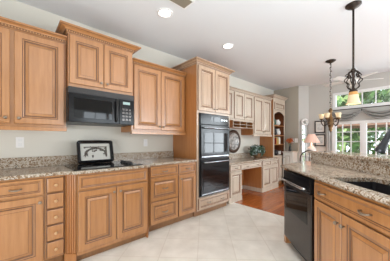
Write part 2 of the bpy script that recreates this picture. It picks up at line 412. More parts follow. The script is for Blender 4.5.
def drawer(parent, x0, x1, z0, z1, kn=(), kk='pewter', typ='knob', w=.03, y=0.0, flat=False):
    mb = MB()
    if flat: mb.rings(x0, x1, z0, z1, [(0, y, 'glaze'), (0, y-.012, 'glaze'), (.006, y-.018, 'glaze'), (.009, y-.02, 'maple')], 'maple')
    else: mb.panel(x0, x1, z0, z1, y, w=w)
    d = mb.build('drawer', parent)
    for k in kn: (knob if typ == 'knob' else pull)(d, k[0], k[1], y-.02, kk)
    return d
def carcass(parent, W, D, z0, z1, side='side', front='maple', toe=True, name='body'):
    mb = MB().box(0, W, .012, D, z0, z1, side).box(0, W, 0, .012, z0, z1, front)
    o = mb.build(name, parent)
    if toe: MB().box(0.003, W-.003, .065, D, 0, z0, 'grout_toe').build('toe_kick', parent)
    return o

GAP = .003
FY = -.61      # base face plane
# --- left base cabinet
c = thing('base_cabinet', 'honey maple base cabinet at left picture edge, one drawer over raised panel doors', 'cabinet', (-.58, FY, 0))
W = .80
carcass(c, W, .605, .10, .884)
drawer(c, .02, W-.008, .722, .868, [(.60, .795)], typ='pull')
door(c, .02, .385, .115, .705); door(c, .392, W-.008, .115, .705, (W-.035, .655))
# --- narrow drawer stack
c = thing('drawer_cabinet', 'narrow stack of five small maple drawers with round wooden knobs', 'cabinet', (.222, FY, 0))
W = .158
carcass(c, W, .605, .10, .884)
zs = [.115, .268, .420, .571, .722, .870]
for a, b in zip(zs[:-1], zs[1:]):
    drawer(c, .014, W-.006, a+.003, b-.004, [(W/2+.004, (a+b)/2)], 'woodknob', flat=True)
# --- cooktop base cabinet with fluted angled pilasters
c = thing('cooktop_cabinet', 'maple base cabinet bumped out below the cooktop, long drawer over two doors', 'cabinet', (.47, -.685, 0))
W = .775
carcass(c, W, .68, .10, .884, toe=False)
def pilaster(x_in, x_out, flip):
    mb = MB(); n = 5
    p0 = Vector((x_out, .075)); p1 = Vector((x_in, 0))
    d = (p1-p0); nrm = Vector((-d.y, d.x)).normalized()
    if nrm.y > 0: nrm = -nrm
    pts = []; mt = []
    for i in range(n):
        a = i/n; b = (i+1)/n
        pts += [p0+d*a, p0+d*(a+.09), p0+d*(a+.05+.09)-nrm*.008, p0+d*(b-.05)-nrm*.008]
    pts.append(p1)
    z0, z1 = .10, .884
    for i in range(len(pts)-1):
        a, b = pts[i], pts[i+1]
        k = 'glaze' if i % 4 == 2 else 'side'
        mb.add([(a.x, a.y, z0), (b.x, b.y, z0), (b.x, b.y, z1), (a.x, a.y, z1)], [(0, 1, 2, 3)], k)
    mb.add([(p0.x, p0.y, z0), (p1.x, p1.y, z0), (x_in, .3, z0), (x_out, .3, z0), (p0.x, p0.y, z1), (p1.x, p1.y, z1), (x_in, .3, z1), (x_out, .3, z1)], [(0, 1, 2, 3), (4, 5, 6, 7), (2, 3, 7, 6), (1, 2, 6, 5), (0, 3, 7, 4)], 'maple')
    # plinth
    q = [p0+nrm*.006, p1+nrm*.006, Vector((x_in, .2)), Vector((x_out, .2))]
    mb.prism([(v.x, v.y) for v in q], .0, .10, 'side')
    return mb.build('pilaster', c)
pilaster(0.0, -.085, False); pilaster(W, W+.055, True)
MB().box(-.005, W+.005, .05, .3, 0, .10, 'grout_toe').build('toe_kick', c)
MB().box(0, W, -.002, .05, .075, .112, 'maple').build('base_rail', c)
drawer(c, .012, W-.012, .722, .866, [], typ='pull')
door(c, .012, W/2-.003, .118, .706, (W/2-.035, .655)); door(c, W/2+.003, W-.012, .118, .706, (W/2+.035, .655))
# --- three drawer base
c = thing('drawer_cabinet', 'maple cabinet with three raised panel drawers right of the cooktop cabinet', 'cabinet', (1.308, FY, 0))
W = .466
carcass(c, W, .605, .10, .884)
drawer(c, .012, W-.008, .735, .868, [(W/2, .80)], typ='pull'); drawer(c, .012, W-.008, .415, .722, [(W/2, .57)], typ='pull', w=.045); drawer(c, .012, W-.008, .112, .402, [(W/2, .255)], typ='pull', w=.045)
# --- drawer + door base
c = thing('base_cabinet', 'slim maple base cabinet with one drawer and one door beside the wall ovens', 'cabinet', (1.776, FY, 0))
W = .35
carcass(c, W, .605, .10, .884)
drawer(c, .008, W-.012, .725, .868, [(W/2, .797)], typ='pull'); door(c, .008, W-.012, .112, .712, (.035, .66), w=.05)

# --- countertop along the wall (one slab, following the bump)
ct = MB()
poly = [(-.62, -.012), (-.62, -.64), (.36, -.64), (.455, -.728), (1.255, -.728), (1.33, -.64), (2.125, -.64), (2.125, -.012)]
def slab_edge(mb, poly, z0, z1, k, b=.008):
    bm = bmesh.new(); vs = [bm.verts.new((x, y, z0)) for x, y in poly]; f = bm.faces.new(vs)
    r = bmesh.ops.extrude_face_region(bm, geom=[f]); 
    for v in r['geom']:
        if isinstance(v, bmesh.types.BMVert): v.co.z = z1
    ed = [e for e in bm.edges if abs(e.verts[0].co.z-e.verts[1].co.z) < 1e-6]
    bmesh.ops.bevel(bm, geom=ed, offset=b, segments=2, profile=.5, affect='EDGES')
    bm.verts.index_update(); mb.add([v.co[:] for v in bm.verts], [[v.index for v in f.verts] for f in bm.faces], k); bm.free()
slab_edge(ct, poly, .885, .917, 'granite')
t = thing('countertop', 'long speckled granite countertop along the wall, jutting out at the cooktop', 'countertop', (0, 0, 0))
ct.build('slab', t)
MB().box(-.62, 2.124, -.03, -.001, .918, 1.030, 'granite').build('backsplash', t)

# ------------------------------------------------------------------ upper cabinets
def upper(label, x0, x1, yf, z0, z1, doors, ch, cp, rail=True, knobs='in', left=True, right=True, rope=True, name='upper_cabinet', group=None, extra=None):
    c = thing(name, label, 'cabinet', (x0, yf, z0), 0, group)
    W = x1-x0; D = -yf-.002; Hh = z1-z0
    MB().box(0, W, .012, D, 0, Hh, 'side').box(0, W, 0, .012, 0, Hh, FIN[0]).build('body', c)
    for i, (a, b, s) in enumerate(doors):
        kx = b-.032 if s == 'r' else a+.032
        door(c, a, b, .035, Hh-.02, (kx, .085))
    crown(c, 0, W, D, Hh-.012, ch, cp, 0.0, rope, left, right)
    if rail: MB().box(-.004, W+.004, -.024, .03, -.03, .018, FIN[0]).box(-.0045, W+.0045, -.0245, -.02, .006, .010, 'glaze').build('light_rail', c)
    return c
upper('tall maple wall cabinet at upper left picture edge, two raised panel doors under rope crown', -.46, .436, -.35, 1.345, 2.282, [(.02, .445, 'r'), (.475, .878, 'l')], .066, .065, right=False)
upper('short deep maple wall cabinet above the black microwave', .442, 1.166, -.43, 1.798, 2.375, [(.012, .358, 'r'), (.364, .712, 'l')], .072, .085, rail=False)
upper('maple wall cabinet between the microwave and the oven tower, two doors', 1.190, 2.12, -.35, 1.335, 2.268, [(.030, .455, 'r'), (.461, .905, 'l')], .062, .065, right=False, left=False)

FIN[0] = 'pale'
# --- oven tower
c = thing('oven_cabinet', 'tall sheen-painted maple oven tower with two upper doors and a bottom drawer', 'cabinet', (2.135, -.63, 0))
W = .815
mb = MB()
mb.box(0, .035, .012, .628, .10, 2.425, 'side').box(W-.035, W, .012, .628, .10, 2.425, 'side')
mb.box(.035, W-.035, .60, .628, .10, 2.425, 'side').box(.035, W-.035, .012, .60, 1.66, 2.425, 'side').box(.035, W-.035, .012, .60, .10, .305, 'side')
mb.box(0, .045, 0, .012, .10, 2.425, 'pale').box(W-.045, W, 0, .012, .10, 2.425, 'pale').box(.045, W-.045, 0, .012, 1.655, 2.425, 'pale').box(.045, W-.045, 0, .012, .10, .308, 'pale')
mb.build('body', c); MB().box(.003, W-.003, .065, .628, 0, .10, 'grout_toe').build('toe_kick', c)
door(c, .02, W/2-.003, 1.690, 2.405, (W/2-.035, 1.74)); door(c, W/2+.003, W-.02, 1.690, 2.405, (W/2+.035, 1.74))
drawer(c, .03, W-.03, .118, .295, [(W*.3, .205), (W*.72, .205)], typ='pull', w=.03)
crown(c, 0, W, .628, 2.415, .072, .075, rope=False)
FIN[0] = 'maple'
# double oven
t = thing('double_oven', 'black double wall oven built into the tall cabinet', 'oven', (2.188, -.63, .312))
W2 = .712; Ho = 1.343
MB().box(.0, W2, .014, .55, 0, Ho, 'blackmat').bbox(-.012, W2+.012, -.012, .0135, -.0, Ho, 'blackmat', .004).build('oven_body', t)
cp = MB().bbox(.0, W2, -.030, -.0125, 1.165, Ho-.006, 'black', .004).build('control_panel', t)
MB().box(.24, .47, -.033, -.0305, 1.215, 1.295, 'black_glass').build('display', cp)
for i in range(3): MB().box(.50+.06*i, .54+.06*i, -.032, -.0305, 1.24, 1.265, 'oven_trim').build('button', cp)
for nm, z0, z1 in (('upper', .62, 1.155), ('lower', .02, .605)):
    d = MB().bbox(.0, W2, -.042, -.0125, z0, z1, 'black', .006).build('oven_door', t)
    MB().box(.02, W2-.02, -.0435, -.0415, z0+.012, z0+.030, 'oven_trim').build('lower_trim', d)
    MB().bbox(.055, W2-.055, -.044, -.041, z0+.085, z1-.125, 'black_glass', .001).build('door_window', d)
    MB().tube([(.05, -.042, z1-.05), (.05, -.085, z1-.05), (.09, -.092, z1-.05), (W2/2, -.094, z1-.05), (W2-.09, -.092, z1-.05), (W2-.05, -.085, z1-.05), (W2-.05, -.042, z1-.05)], .0115, 'oven_trim', 10).build('handle', d)
# --- microwave
t = thing('microwave', 'black over the range microwave above the cooktop', 'microwave', (.437, -.45, 1.413))
Wm = .735
MB().box(0, Wm, 0, .445, 0, .380, 'blackmat').build('body', t)
v = MB().box(0, Wm, -.018, -.001, .315, .380, 'blackmat')
for i in range(5): v.box(.01, Wm-.01, -.021, -.018, .322+.011*i, .327+.011*i, 'dark_steel')
v.build('vent_grille', t)
d = MB().bbox(.002, .535, -.028, -.001, .004, .312, 'black', .004).build('microwave_door', t)
MB().bbox(.05, .45, -.0295, -.027, .05, .265, 'black_glass', .001).build('door_window', d)
MB().tube([(.500, -.028, .03), (.500, -.055, .045), (.500, -.062, .155), (.500, -.055, .27), (.500, -.028, .285)], .011, 'blackmat', 8).build('handle', d)
p = MB().bbox(.54, Wm-.002, -.026, -.001, .004, .312, 'black', .004).build('control_panel', t)
MB().box(.585, .675, -.028, -.0258, .252, .285, 'display').build('display', p)
for r in range(4):
    for q in range(3): MB().box(.575+.042*q, .605+.042*q, -.028, -.0258, .05+.042*r, .075+.042*r, 'dark_steel').build('button', p)
# --- cooktop
t = thing('cooktop', 'black glass electric cooktop set in the granite counter', 'cooktop', (.45, -.67, .918))
MB().bbox(0, .74, 0, .50, 0, .008, 'black_glass', .003).build('glass_top', t)
for i, (x, y, r) in enumerate([(.17, .13, .08), (.17, .36, .10), (.43, .36, .08), (.43, .13, .10)]):
    MB().lathe([(r, .0082), (r, .0090), (r-.006, .0090), (r-.006, .0082)], 'dark_steel', (x, y, 0), 28, 'z', False).build('burner_ring', t)
for i in range(4):
    MB().lathe([(.026, .008), (.026, .014), (.021, .018), (.019, .034), (.012, .038), (0, .038)], 'blackmat', (.625, .09+.085*i, 0), 14).build('control_knob', t)
# --- tray
t = thing('serving_tray', 'black framed tray with ornate white centre leaning behind the cooktop', 'tray', (.585, -.185, .930))
t.rotation_euler = (math.radians(-14), 0, 0)
Wt, Ht = .43, .29
def rrect(x0, x1, z0, z1, r, n=5):
    pts = []
    for cx, cz, a0 in ((x1-r, z1-r, 0), (x0+r, z1-r, 90), (x0+r, z0+r, 180), (x1-r, z0+r, 270)):
        for i in range(n+1):
            a = math.radians(a0+90*i/n); pts.append((cx+r*math.cos(a), cz+r*math.sin(a)))
    return pts
def rr_loft(mb, seq, close_k):
    prev = None
    for (x0, x1, z0, z1, r, y, k) in seq:
        cpts = [(x, y, z) for x, z in rrect(x0, x1, z0, z1, r)]
        if prev: n = len(cpts); mb.add(prev+cpts, [(i, (i+1) % n, n+(i+1) % n, n+i) for i in range(n)], k)
        prev = cpts
    if close_k: mb.add(prev, [tuple(range(len(prev)))], close_k)
    return mb
fr = rr_loft(MB(), [(0, Wt, 0, Ht, .03, .012, 'black'), (0, Wt, 0, Ht, .03, -.022, 'black'), (.008, Wt-.008, .008, Ht-.008, .025, -.028, 'black'), (.034, Wt-.034, .034, Ht-.034, .015, -.018, 'black'), (.038, Wt-.038, .038, Ht-.038, .012, .0, 'black')], None)
n_ = len(rrect(0, 1, 0, 1, .1)); fr.add([(x, .012, z) for x, z in rrect(0, Wt, 0, Ht, .03)], [tuple(range(n_))], 'black')
fr.build('frame', t)
M['tray_mat'] = mat('tray_white', (.62, .60, .54), .3)
rr_loft(MB(), [(.038, Wt-.038, .038, Ht-.038, .012, .003, 'tray_mat'), (.039, Wt-.039, .039, Ht-.039, .012, -.001, 'tray_mat')], 'tray_mat').build('tray_panel', t)
M['orn'] = mat('tray_ornament', (.11, .09, .07), .5, noise=.8, nscale=60)
orn = MB()
orn.box(.075, .355, -.0030, -.0012, .200, .212, 'orn')
for i in range(16):
    a = PI*i/15; x = .215+.125*math.cos(a); z = .105+.085*math.sin(a); r = .013+.007*random.random()
    orn.lathe([(r, -.0014), (r*.8, -.0040), (0, -.0042)], 'orn', (x, 0, z), 8, 'y')
for i in range(7):
    orn.lathe([(.013, -.0014), (.010, -.004), (0, -.0042)], 'orn', (.34, 0, .085+.019*i), 7, 'y')
for i in range(46):
    x = random.uniform(.07, .36); z = random.uniform(.075, .215)
    if abs(x-.215) < .085 and z < .16 and random.random() < .8: continue
    r = random.uniform(.005, .014); orn.lathe([(r, -.0013), (r*.8, -.0036), (0, -.0038)], 'orn', (x, 0, z), 7, 'y')
orn.build('ornament', t)
# wall plates
def wall_plate(label, x, z, typ):
    t = thing('outlet' if typ == 'o' else 'light_switch', label, 'outlet' if typ == 'o' else 'switch', (x, -.0005, z))
    MB().bbox(-.035, .035, -.006, 0, -.058, .058, 'white', .003).build('cover_plate', t)
    if typ == 'o':
        for s in (-1, 1): MB().bbox(-.017, .017, -.009, -.0058, s*.026-.016, s*.026+.016, 'trim', .002).build('socket', t)
    else: MB().bbox(-.016, .016, -.010, -.0058, -.03, .03, 'trim', .002).build('rocker', t)
wall_plate('white outlet plate on the wall under the left upper cabinet', .064, 1.195, 'o')
wall_plate('white outlet plate on the wall between microwave and oven tower', 1.588, 1.178, 'o')

# ------------------------------------------------------------------ far desk run
FIN[0] = 'maple_sheen'
upper('short sheen-painted maple wall cabinet over pigeonholes, right of the oven tower', 3.0, 4.215, -.35, 1.642, 2.268, [(.02, .43, 'l'), (.465, .825, 'r'), (.835, 1.20, 'l')], .062, .06, rail=False, right=False, left=False, rope=False)
t = thing('pigeonhole_rack', 'sheen-painted maple pigeonhole rack hanging under the short far wall cabinet', 'rack', (3.445, -.345, 1.492))
mb = MB(); Wp = .765; Dp = .30; Hp = .148
for z0_, z1_ in ((0, .010), (Hp-.010, Hp), (Hp/2-.004, Hp/2+.004)): mb.box(0, Wp, 0, .012, z0_, z1_, 'maple_sheen').box(0, Wp, .012, Dp, z0_, z1_, 'side')
for i in range(4):
    x = i*(Wp-.010)/3
    for z0_, z1_ in ((.010, Hp/2-.004), (Hp/2+.004, Hp-.010)): mb.box(x, x+.010, .0, .012, z0_, z1_, 'maple_sheen').box(x, x+.010, .012, Dp, z0_, z1_, 'side')
mb.build('rack_frame', t); MB().box(0, Wp, Dp, Dp+.006, 0, Hp, 'side').build('back_panel', t)
upper('long sheen-painted maple wall cabinet with two doors left of the open bookcase', 4.222, 5.08, -.35, 1.345, 2.268, [(.02, .427, 'r'), (.437, .835, 'l')], .062, .06, rope=False, right=False, left=False)
# desk
t = thing('desk', 'built in sheen-painted maple kitchen desk with granite top, kneehole and drawers past the ovens', 'desk', (3.0, -.53, 0))
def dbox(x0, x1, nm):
    MB().box(x0, x1, .012, .525, .09, .745, 'side').box(x0, x1, 0, .012, .09, .745, 'maple_sheen').build(nm, t)
    MB().box(x0-.005, x1+.012, -.012, .525, 0, .09, 'maple_sheen').build('plinth', t)
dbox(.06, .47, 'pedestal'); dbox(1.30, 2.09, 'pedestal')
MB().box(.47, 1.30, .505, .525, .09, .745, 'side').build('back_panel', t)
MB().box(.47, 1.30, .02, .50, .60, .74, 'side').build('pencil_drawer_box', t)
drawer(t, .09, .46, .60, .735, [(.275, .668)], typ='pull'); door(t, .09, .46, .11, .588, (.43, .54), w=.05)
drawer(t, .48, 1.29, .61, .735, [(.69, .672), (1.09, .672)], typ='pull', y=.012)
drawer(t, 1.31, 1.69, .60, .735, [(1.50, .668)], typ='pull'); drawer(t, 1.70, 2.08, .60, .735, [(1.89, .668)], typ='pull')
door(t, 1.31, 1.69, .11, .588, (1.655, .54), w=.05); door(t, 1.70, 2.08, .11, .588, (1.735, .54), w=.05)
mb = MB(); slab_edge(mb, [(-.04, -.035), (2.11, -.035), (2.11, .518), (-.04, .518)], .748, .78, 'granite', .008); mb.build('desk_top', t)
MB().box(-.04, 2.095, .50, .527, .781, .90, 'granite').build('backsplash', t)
# plate
t = thing('decorative_plate', 'large round decorative plate with dark rim on wall over the desk', 'plate', (3.87, -.034, 1.19))
MB().lathe([(.27, .006), (.275, -.012), (.25, -.028), (.195, -.020)], 'plate_rim', (0, 0, 0), 40, 'y', False).build('rim', t)
M['plate_face'] = mat('mottled_plate', (.34, .32, .30), .25, noise=.75, nscale=16)
MB().lathe([(.195, -.020), (.17, -.010), (0, -.006)], 'plate_face', (0, 0, 0), 40, 'y', False).build('face', t)
MB().lathe([(.20, .006), (.20, .020), (0, .020)], 'plate_rim', (0, 0, 0), 20, 'y').build('hanger', t)
# bookcase
t = thing('bookcase', 'tall sheen-painted maple fronted open bookcase with arched top in the far corner', 'bookcase', (5.115, -.40, 0))
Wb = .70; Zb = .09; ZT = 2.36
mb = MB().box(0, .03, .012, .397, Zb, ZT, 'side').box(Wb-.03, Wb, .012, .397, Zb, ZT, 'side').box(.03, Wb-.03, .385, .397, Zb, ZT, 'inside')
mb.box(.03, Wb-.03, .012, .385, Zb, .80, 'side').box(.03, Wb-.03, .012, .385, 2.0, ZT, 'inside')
mb.box(0, .05, 0, .012, Zb, ZT, 'maple_sheen').box(Wb-.05, Wb, 0, .012, Zb, ZT, 'maple_sheen').box(.05, Wb-.05, 0, .012, 2.0, ZT, 'maple_sheen').box(.05, Wb-.05, 0, .012, Zb, .80, 'maple_sheen')
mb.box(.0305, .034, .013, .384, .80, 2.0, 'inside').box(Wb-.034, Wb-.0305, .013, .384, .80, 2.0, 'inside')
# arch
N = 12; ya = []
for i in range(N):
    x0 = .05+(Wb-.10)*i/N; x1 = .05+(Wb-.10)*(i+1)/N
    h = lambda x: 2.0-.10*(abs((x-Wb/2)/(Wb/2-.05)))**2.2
    mb.add([(x0, 0, h(x0)), (x1, 0, h(x1)), (x1, 0, 2.0), (x0, 0, 2.0), (x0, .012, h(x0)), (x1, .012, h(x1)), (x1, .012, 2.0), (x0, .012, 2.0)], [(0, 1, 2, 3), (4, 5, 6, 7), (0, 1, 5, 4)], 'maple_sheen')
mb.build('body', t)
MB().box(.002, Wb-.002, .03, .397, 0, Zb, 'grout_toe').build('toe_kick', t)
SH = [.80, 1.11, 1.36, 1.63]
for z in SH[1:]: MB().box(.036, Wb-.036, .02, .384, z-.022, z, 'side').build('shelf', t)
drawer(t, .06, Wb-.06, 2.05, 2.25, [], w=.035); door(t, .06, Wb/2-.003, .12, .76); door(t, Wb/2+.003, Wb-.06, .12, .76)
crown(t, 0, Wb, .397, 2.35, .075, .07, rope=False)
def vase(label, prof, k, loc, name='vase', cat='vase'):
    o = MB().lathe(prof, k, (0, 0, 0), 16).build(name, None, loc); tag(o, label, cat); return o
B0 = 5.115; BY = -.40
vase('white pot on the top shelf of the corner bookcase', [(.04, 0), (.085, .04), (.09, .10), (.05, .15), (.055, .17), (.03, .17)], 'ceramic', (B0+.47, BY+.12, 1.631), 'pot', 'pot')
vase('dark green jar beside the white pot on the top bookcase shelf', [(.04, 0), (.07, .06), (.06, .14), (.03, .18), (.035, .20), (0, .2)], 'cl_green', (B0+.27, BY+.13, 1.631), 'jar', 'jar')
vase('white jug on the second shelf of the corner bookcase', [(.05, 0), (.08, .05), (.07, .11), (.045, .15), (.05, .18), (.03, .18)], 'ceramic', (B0+.50, BY+.12, 1.361), 'jug', 'jug')
vase('black vase on the second shelf of the corner bookcase', [(.04, 0), (.07, .06), (.05, .13), (.03, .18), (.04, .20), (0, .2)], 'blackmat', (B0+.30, BY+.12, 1.361))
vase('small white cup on the lowest shelf of the corner bookcase', [(.035, 0), (.06, .03), (.065, .11), (.05, .11)], 'ceramic', (B0+.53, BY+.10, .801), 'cup', 'cup')
vase('black round pot on the lowest shelf of the corner bookcase', [(.05, 0), (.085, .05), (.08, .11), (.05, .15), (0, .15)], 'blackmat', (B0+.33, BY+.11, .801), 'pot', 'pot')
bx = B0+.22
BK = [('cl_red', .03, .17, 'red'), ('cl_yellow', .05, .19, 'wide mustard yellow'), ('cl_green', .03, .16, 'green'), ('cl_yellow', .035, .15, 'short yellow'), ('cl_white', .05, .20, 'wide white'), ('cl_white', .035, .18, 'slim white')]
for k, wd, hh, nm in BK:
    b = thing('book', nm+' book standing on the third bookcase shelf', 'book', (bx, BY+.03, 1.111), 0, 'books on the third bookcase shelf')
    mb = MB().box(0, .003, 0, .15, 0, hh, k).box(wd-.003, wd, 0, .15, 0, hh, k).box(0.003, wd-.003, 0, .004, 0, hh, k); mb.build('cover', b)
    MB().box(.003, wd-.003, .004, .145, .003, hh-.003, 'cl_white').build('pages', b)
    bx += wd+.004
# flower arrangement on desk
def leaf_ball(mb, c, rad, n, size, ks, rnd):
    for i in range(n):
        d = Vector((rnd.gauss(0, 1), rnd.gauss(0, 1), rnd.gauss(0, 1))).normalized()
        rr = rnd.random()**.4
        p = Vector((c[0]+d.x*rad[0]*rr, c[1]+d.y*rad[1]*rr, c[2]+d.z*rad[2]*rr))
        u = Vector((rnd.gauss(0, 1), rnd.gauss(0, 1), rnd.gauss(0, 1))).normalized(); v_ = u.cross(d+Vector((.01, .02, .03))).normalized()
        s = size*(.6+.8*rnd.random()); h = d*s*.25
        mb.add([p-u*s, p+v_*s*.45+h, p+u*s, p-v_*s*.45+h], [(0, 1, 2), (0, 2, 3)], ks[0] if rnd.random() < ks[2] else ks[1])
t = thing('plant_arrangement', 'bushy green and white leaf arrangement in a basket on the desk', 'plant', (4.52, -.27, .781))
MB().lathe([(.07, 0), (.10, .05), (.11, .11), (.115, .12), (.10, .12), (.09, .09)], 'basket', (0, 0, 0), 18).build('basket', t)
mb = MB(); rnd = random.Random(3); leaf_ball(mb, (0, 0, .175), (.29, .18, .15), 460, .036, ('leaf', 'leaf2', .68), rnd)
mb.tube([(0, 0, .08), (0, 0, .2)], .03, 'leaf', 6); mb.build('leaves', t)
# corner cabinet
t = thing('cabinet', 'small white base cabinet against the taupe end wall', 'cabinet', (5.60, -.437, 0), -PI/2)
M['cream_paint'] = mat('cream_cabinet_paint', (.74, .71, .65), .4); M['cream_glz'] = mat('cream_glaze_line', (.45, .40, .33), .5)
Wc = .265
MB().box(0, Wc, .0, .335, .08, .875, 'cream_paint').build('body', t); MB().box(.01, Wc-.01, .04, .335, 0, .08, 'cream_paint').build('toe_kick', t)
MB().bbox(-.012, Wc+.012, -.02, .336, .876, .905, 'cream_paint', .006).build('top', t)
d = MB().panel(.015, Wc-.015, .11, .85, 0, 'cream_paint', 'cream_glz', .05).build('door', t); knob(d, .05, .74)
t = thing('flower_vase', 'orange flowers in a dark vase on the white corner cabinet', 'flower vase', (5.76, -.56, .906))
MB().lathe([(.03, 0), (.04, .03), (.028, .10), (.035, .14), (.03, .14)], 'blackmat', (0, 0, 0), 14).build('vase', t)
mb = MB(); rnd = random.Random(5); leaf_ball(mb, (0, 0, .30), (.085, .085, .075), 120, .03, ('orange', 'orange', .9), rnd); mb.build('blossoms', t)
mb = MB()
for i in range(6): a = i*1.05; mb.tube([(0, 0, .05), (.02*math.cos(a), .02*math.sin(a), .16), (.05*math.cos(a), .05*math.sin(a), .27)], .004, 'leaf', 5)
mb.build('stems', t)
for i, (y, nm) in enumerate(((-.55, 'left'), (-.665, 'right'))):
    t = thing('light_switch', 'white switch plate on the taupe wall, %s one of two' % nm, 'switch', (XT-.0005, y, 1.21), -PI/2)
    MB().bbox(-.045, .045, -.006, 0, -.06, .06, 'white', .003).build('cover_plate', t); MB().bbox(-.016, .016, -.010, -.0058, -.03, .03, 'trim', .002).build('rocker', t)

FIN[0] = 'maple'
# ------------------------------------------------------------------ peninsula
PO = (2.42, -1.83); PR = math.radians(225)
q = math.sqrt(.5)
def pw(a, b): return (PO[0]-q*a+q*b, PO[1]-q*a-q*b)
def pen(name, label, cat, a=0, b=0, z=0, group=None): 
    x, y = pw(a, b); return thing(name, label, cat, (x, y, z), PR, group)
FB = .03
t = pen('peninsula_counter', 'speckled granite peninsula counter with backsplash around the dark sink', 'countertop')
SK = (.81, 1.445, .078, .43)
# counter outline in local (a,b); the end is cut square to the kitchen wall
mb = MB()
AE = 2.35; BS = .56
def gb(b): return -b
def quad(a00, a01, b0, b1, a10=None, a11=None):
    a10 = a00 if a10 is None else a10; a11 = a01 if a11 is None else a11
    z0, z1 = .885, .917
    v = [(a00, b0, z0), (a01, b0, z0), (a11, b1, z0), (a10, b1, z0), (a00, b0, z1), (a01, b0, z1), (a11, b1, z1), (a10, b1, z1)]
    mb.add(v, [(0, 1, 2, 3), (4, 5, 6, 7), (0, 1, 5, 4), (2, 3, 7, 6), (0, 3, 7, 4), (1, 2, 6, 5)], 'granite')
quad(0.0, AE, 0.008, SK[2], -SK[2], AE)
quad(-SK[2], SK[0], SK[2], SK[3], -SK[3], SK[0])
quad(SK[1], AE, SK[2], SK[3])
quad(-SK[3], AE, SK[3], BS, -BS, AE)
mb.tube([(-.004, .008, .901), (AE, .008, .901)], .016, 'granite', 10)
mb.tube([(-.004, .008, .901), (-BS, BS, .901)], .016, 'granite', 8)
mb.build('slab', t)
# rounded sink cut corners
MB().box(-.40, AE, BS+.001, BS+.021, .9175, 1.036, 'granite').build('backsplash', t)
# half wall and bar
t = pen('bar_top', 'raised granite bar ledge along the back of the peninsula', 'bar top')
mb = MB(); slab_edge(mb, [(-.415, .535), (AE, .535), (AE, .90), (-.415, .90)], 1.039, 1.069, 'granite', .008); mb.build('slab', t)
t = pen('half_wall', 'low grey half wall carrying the raised bar behind the peninsula', 'half wall'); t['kind'] = 'structure'
MB().prism([(-.395, .583), (AE, .583), (AE, .72), (-.395, .72)], 0, 1.037, 'grey_wall').build('panel', t)
# sink
t = pen('sink', 'black undermount sink in the peninsula counter', 'sink', z=.0)
a0, a1, b0, b1 = SK; zb = .70
mb = MB(); r = .05
prev = None
def rr2(a0, a1, b0, b1, r, z): return [(x, y, z) for x, y in rrect(a0, a1, b0, b1, r)]
rs = [rr2(a0-.015, a1+.015, b0-.015, b1+.015, .03, .884), rr2(a0-.002, a1+.002, b0-.002, b1+.002, .02, .884), rr2(a0+.004, a1-.004, b0+.004, b1-.004, .03, zb+.03), rr2(a0+.03, a1-.03, b0+.03, b1-.03, .03, zb)]
for A, B_ in zip(rs[:-1], rs[1:]): n = len(A); mb.add(A+B_, [(i, (i+1) % n, n+(i+1) % n, n+i) for i in range(n)], 'sink')
mb.add(rs[-1], [tuple(range(len(rs[-1])))], 'sink'); mb.build('basin', t)
MB().lathe([(.045, zb+.001), (.045, zb+.004), (.03, zb+.005), (0, zb+.002)], 'steel', ((a0+a1)/2, (b0+b1)/2, 0), 20).build('drain', t)
# faucet
t = pen('faucet', 'dark grey gooseneck faucet with flared spray head over the sink', 'faucet', 1.17, .49, .918)
M['faucet'] = mat('dark_grey_faucet', (.07, .075, .085), .3, metal=.5)
MB().lathe([(.033, 0), (.033, .008), (.024, .02), (.021, .09), (.017, .1)], 'faucet', (0, 0, 0), 20).build('faucet_base', t)
sd = Vector((-.17, -.19, 0)).normalized()
neck = [Vector((0, 0, .09)), Vector((0, 0, .22)), Vector((0, 0, .32))]
for i in range(1, 11):
    a = PI*i/10*.80; neck.append(sd*(.10-.10*math.cos(a))+Vector((0, 0, .32+.10*math.sin(a))))
MB().tube(neck, .0155, 'faucet', 12).build('neck', t)
e = neck[-1]; dx = Vector((*(sd*.066)[:2], -.165))
MB().tube([e, e+dx*.3, e+dx*.6, e+dx*.85, e+dx*.97, e+dx], [.0165, .018, .021, .029, .031, .028], 'faucet', 16).build('spray_head', t)
MB().tube([(.02, 0, .06), (.06, .0, .075), (.11, 0, .11)], [.009, .008, .006], 'faucet', 8).build('lever', t)
# peninsula cabinets, local origin at front face b=.03
t = pen('end_panel', 'dark wood end panel beside the dishwasher at the peninsula tip', 'end panel', 0, FB)
mb = MB(); mb.prism([(.02, 0), (.062, 0), (.062, .50), (-.48, .50)], .0, .884, 'maple'); mb.build('panel', t)
t = pen('dishwasher', 'dark steel dishwasher with bar handle under the end of the peninsula', 'dishwasher', .068, FB)
Wd = .605
MB().box(0, Wd, .02, .49, .10, .875, 'blackmat').build('tub', t)
MB().box(0, Wd, .06, .49, 0, .10, 'blackmat').build('toe_kick', t)
dd = MB().bbox(.004, Wd-.004, -.022, .019, .105, .735, 'dark_steel', .006).build('dishwasher_door', t)
MB().bbox(.07, Wd-.07, -.0235, -.021, .44, .70, 'black_glass', .001).build('door_inlay', dd)
cp = MB().bbox(.004, Wd-.004, -.030, .019, .742, .870, 'black', .006).build('control_panel', t)
MB().tube([(.05, -.03, .775), (.05, -.062, .775), (.09, -.072, .775), (Wd-.09, -.072, .775), (Wd-.05, -.062, .775), (Wd-.05, -.03, .775)], .012, 'steel', 10).build('handle', t)
t = pen('sink_cabinet', 'orange maple sink base cabinet with long false drawer and two doors', 'cabinet', .688, FB)
Ws = .80
MB().box(0, Ws, .012, .025, .10, .884, 'side').box(0, .02, .025, .50, .10, .884, 'side').box(Ws-.02, Ws, .025, .50, .10, .884, 'side').box(.02, Ws-.02, .48, .50, .10, .884, 'side').box(.02, Ws-.02, .025, .48, .10, .12, 'side').box(0, Ws, 0, .012, .10, .884, 'maple').build('body', t)
MB().box(0, Ws, .065, .5, 0, .10, 'grout_toe').build('toe_kick', t)
